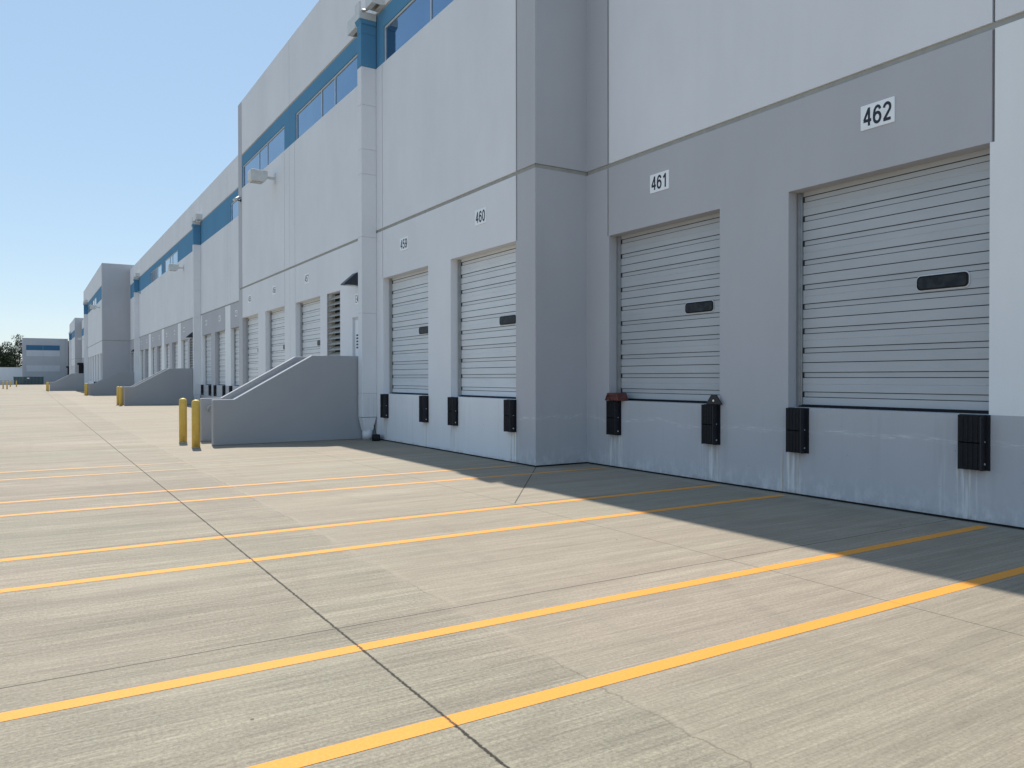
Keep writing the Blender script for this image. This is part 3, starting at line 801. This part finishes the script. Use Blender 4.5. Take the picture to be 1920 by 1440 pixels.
# ------------------------------------------------------------------ far end of the yard
YW = 238.4
wing = empty('warehouse_wing', (0, YW, 0), 'distant flat grey building end with a blue stripe closing the yard', 'warehouse')
mb = MB(); F = -YW*0
def wbox(x0, x1, z0, z1, d, m): mb.box(x0, x1, -d, .3, z0, z1, m)
mb.box(-1.35, 9.0, 0, .4, 0, 12.1, 'mid')
mb.build('wall', None, wing)
for nm, z0, z1, m in (('painted_panel', 0, 3.4, 'mid'), ('painted_panel', 3.4, 5.0, 'pale'), ('painted_panel', 5.0, 7.4, 'mid'), ('painted_panel', 7.4, 8.95, 'pale'), ('blue_stripe', 8.95, 10.25, 'wingblue')):
    for xa, xb in ((-.45, 3.27), (3.33, 7.1)):
        mb = MB(); mb.box(xa, xb, -.03, -.002, z0+.004, z1-.004); mb.build(nm, m, wing)
mb = MB(); mb.box(-1.35, -.55, -.06, -.002, 0, 12.0); mb.box(7.2, 8.4, -.06, -.002, 0, 12.0); mb.box(-.55, 7.2, -.06, -.002, 10.35, 12.0); mb.build('wall_frame', 'mid', wing)
mb = MB(); mb.box(-1.35, 40, .45, 50, 0, 11.6); mb.build('roof', 'roof', wing)
# yard wall
yw = empty('yard_wall', (0, YW, 0), 'plain pale grey screen wall closing the left end of the yard', 'wall')
mb = MB(); mb.box(-60, -1.362, 0, .3, 0, 4.35); mb.build('wall_panel', 'light', yw); mb = MB(); mb.box(-60, -1.362, -.03, .33, 4.35, 4.45); mb.build('coping', 'light', yw)
lw = MB(); lw.box(-60, -3.0, 225, 225.25, 0, 1.15); o = lw.build('low_wall', 'mid'); tag(o, 'low darker grey retaining wall before the screen wall', 'wall')
en = empty('trash_enclosure', (0, 229, 0), 'dark green metal enclosure with a small white sign at the wall end', 'enclosure')
mb = MB()
for i in range(21): x = -3.1+i*.3; mb.box(x, x+.28, 0, .03, .08, 1.90)
mb.build('green_panel', 'greenmetal', en)
mb = MB(); mb.box(-3.15, 3.25, -.03, .06, 1.90, 1.99); mb.box(-3.15, 3.25, -.03, .06, .0, .08)
for x in (-3.15, 0, 3.17): mb.box(x, x+.08, -.04, .07, 0, 2.08)
mb.box(-3.1, -3.0, .03, 4, 0, 1.9); mb.box(3.1, 3.2, .03, 4, 0, 1.9); mb.build('frame', 'greenmetal', en)
mb = MB(); mb.box(-.3, .2, -.06, -.045, 1.52, 1.74); mb.build('blank_sign', 'sign', en)
for y, x, lab in ((178.0, X2, 'dark dock shelter on the facade just before the third projecting block'), (231.0, X2, 'dark dock shelter in the far inner corner of the yard')):
    t = empty('dock_shelter', (x, y, 0), lab, 'dock shelter', 'dark dock shelters at the far end')
    mb = MB(); mb.box(-1.0, -.002, -1.7, 1.7, 4.3, 4.7); mb.build('canopy', 'rubber', t)
    mb = MB(); mb.box(-.7, -.002, -1.6, -1.3, 1.2, 4.298); mb.build('side_pad', 'rubber', t)
    mb = MB(); mb.box(-.7, -.002, 1.3, 1.6, 1.2, 4.298); mb.build('side_pad', 'rubber', t)

# ------------------------------------------------------------------ trees
def tree(x, y, h, w_, seed, label, lean=0):
    R = random.Random(seed); t = empty('broadleaf_tree', (x, y, 0), label, 'tree', 'dark trees beyond the yard wall')
    mb = MB(); mb.tube([(0, 0, 0), (.1, 0, h*.25), (lean*.4, .1, h*.5), (lean*.8, 0, h*.85)], [.32, .26, .17, .05], 8)
    tips = []
    for i in range(9):
        a = R.uniform(0, 6.28); z0 = h*R.uniform(.25, .7); l_ = w_*R.uniform(.3, .55)
        p1 = (math.cos(a)*l_, math.sin(a)*l_, z0+h*R.uniform(.08, .25)); tips.append(p1)
        mb.tube([(0, 0, z0), (p1[0]*.5, p1[1]*.5, (z0+p1[2])/2+.2), p1], [.13, .08, .03], 6)
    mb.build('trunk', 'trunk', t)
    bm = bmesh.new()
    cl = [(p[0], p[1], p[2], w_*R.uniform(.16, .27)) for p in tips]
    for i in range(24):
        a = R.uniform(0, 6.28); q = R.uniform(0, 1)**.6; zz = R.uniform(.28, .97)
        rr = w_*.5*q*math.sin(math.pi*min(1, (1.08-zz)*1.15))
        cl.append((math.cos(a)*rr+lean*zz, math.sin(a)*rr, h*zz, w_*R.uniform(.10, .22)))
    for (cx_, cy_, cz_, rr) in cl:
        for j in range(int(170)):
            d = Vector((R.gauss(0, 1), R.gauss(0, 1), R.gauss(0, .75))); d.normalize(); d *= rr*R.uniform(.35, 1.08)
            c0 = Vector((cx_, cy_, cz_))+d; s_ = R.uniform(.09, .2)
            e = Vector((R.gauss(0, 1), R.gauss(0, 1), R.gauss(0, 1))).normalized(); g = e.cross(Vector((R.gauss(0, 1), R.gauss(0, 1), R.gauss(0, 1)))).normalized()
            bm.faces.new([bm.verts.new(c0+s_*v) for v in (e, g, -e, -g)])
    me = bpy.data.meshes.new('crown'); bm.to_mesh(me); bm.free(); me.materials.append(M['leaf'])
    link('crown', me, t)
tree(-3.3, 262, 13.6, 8.0, 1, 'tallest dark tree right beside the distant grey building', .3)
tree(-7.6, 264, 10.6, 6.0, 2, 'rounded dark tree at the left edge above the screen wall')
tree(-5.2, 270, 8.9, 4.6, 3, 'lower dark tree in the dip between the two taller trees')
tree(-12.0, 262, 11.5, 6.5, 4, 'dark tree just outside the left edge beyond the wall')
